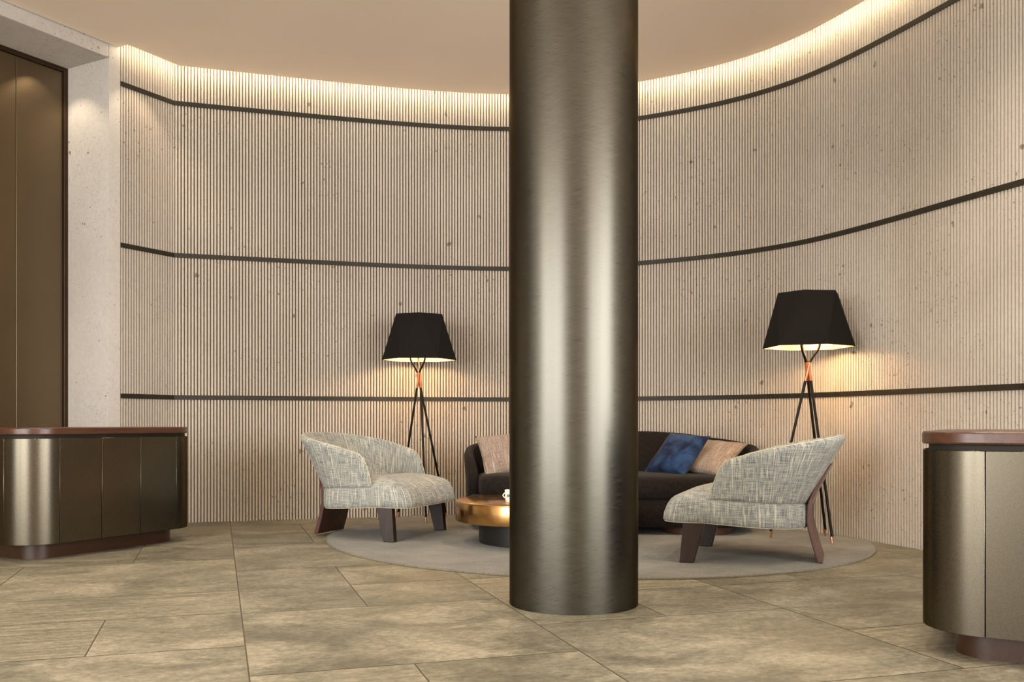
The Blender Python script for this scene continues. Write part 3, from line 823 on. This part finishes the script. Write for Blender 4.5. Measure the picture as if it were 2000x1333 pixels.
mb.add([(0.0357*math.cos(t), 0.0357*math.sin(t), z) for t, z in P], [list(range(16))]); mb.build('printed_mark', MAT['print'], cup)

# ------------------------------------------------------------------ tripod floor lamps
def make_lamp(feet_deg, srot):
    srot = math.radians(srot)
    root = empty('floor_lamp', (0, 0, 0))
    zb, zt, rb, rt = 1.37, 1.757, 0.320, 0.224
    def ring(r, z, off, k=6): return [Vector((r*math.cos(srot+off+2*PI*i/k), r*math.sin(srot+off+2*PI*i/k), z)) for i in range(k)]
    tk = 0.004
    B, T = ring(rb, zb, 0), ring(rt, zt, PI/6)
    Bi, Ti = ring(rb-tk*2, zb+0.001, 0), ring(rt-tk*2, zt-tk*2, PI/6)
    v = B+T; f = []
    for i in range(6):
        f.append([i, (i+1)%6, 6+i]); f.append([(i+1)%6, 6+(i+1)%6, 6+i])
    f.append([6+i for i in range(6)])
    # bottom lip
    k = len(v); v += Bi; f += [[i, k+i, k+(i+1)%6, (i+1)%6] for i in range(6)]
    shade = fix_normals(mesh_obj('lamp_shade', v, f, MAT['shade'], root))
    v = Bi+Ti; f = []
    for i in range(6):
        f.append([i, (i+1)%6, 6+i]); f.append([(i+1)%6, 6+(i+1)%6, 6+i])
    f.append([6+i for i in range(6)])
    mesh_obj('shade_lining', v, f, MAT['lining'], shade)
    zc = 1.197; hs = 0.066
    feet = [math.radians(a) for a in feet_deg]
    for k in range(3):
        a = feet[k]; fo = Vector((0.26*math.cos(a), 0.26*math.sin(a), 0.0))
        # straight leg from its foot through the neck, slightly twisted past the others
        tw = Vector((-math.sin(a), math.cos(a), 0))*0.010
        n0 = Vector((0.018*math.cos(a), 0.018*math.sin(a), zc-hs))+tw; n1 = Vector((-0.012*math.cos(a), -0.012*math.sin(a), zc+hs))+tw
        mb = MB(); mb.tube([fo+Vector((0,0,0.045)), n0], 0.0098, 10); leg = mb.build('leg', MAT['rod'], root, 60)
        d_ = (n0-fo).normalized()
        mb = MB(); mb.tube([fo, fo+d_*0.05], [0.006, 0.0088], 10); mb.build('foot_tip', MAT['copper'], leg, 60)
        mb = MB(); mb.tube([n0, n0.lerp(n1, 0.5), n1], 0.0105, 12); mb.build('neck_sleeve', MAT['copper'], root, 60)
        out = Vector((-math.cos(a), -math.sin(a), 0))
        P = [n1, n1+out*0.02+Vector((0,0,0.035)), n1+out*0.055+Vector((0,0,0.085)), n1+out*0.066+Vector((0,0,0.11)), n1+out*0.069+Vector((0,0,0.14)), n1+out*0.069+Vector((0,0,0.24))]
        mb = MB(); mb.tube(P, 0.0085, 10); mb.build('upper_arm', MAT['rod'], root, 60)
    mb = MB(); mb.lathe([(0.0, 1.505), (0.075, 1.505), (0.075, 1.517), (0.0, 1.517)], 24); mb.lathe([(0.018, 1.517), (0.018, 1.56), (0.0, 1.56)], 16); mb.build('socket', MAT['rod'], root, 40)
    mb = MB(); mb.lathe([(0.0, 1.56), (0.02, 1.565), (0.036, 1.60), (0.038, 1.625), (0.026, 1.655), (0.0, 1.667)], 20); mb.build('bulb', MAT['bulb'], root, 60)
    return root
lp1 = make_lamp((140, -72, 33), 5); lp2 = make_lamp((158, -70, 45), -24)
lp1.location = (-0.798, 8.15, RZ); lp2.location = (2.118, 6.775, RZ)
tag(lp1, 'black faceted-shade tripod floor lamp behind the left armchair', 'floor lamp', 'tripod floor lamps by the fluted wall')
tag(lp2, 'black faceted-shade tripod floor lamp behind the right armchair', 'floor lamp', 'tripod floor lamps by the fluted wall')
for p in (lp1.location, lp2.location):
    light('floor_lamp_light', 'POINT', (p.x, p.y, 1.47), 9, (1.0, 0.66, 0.34), size=0.04)
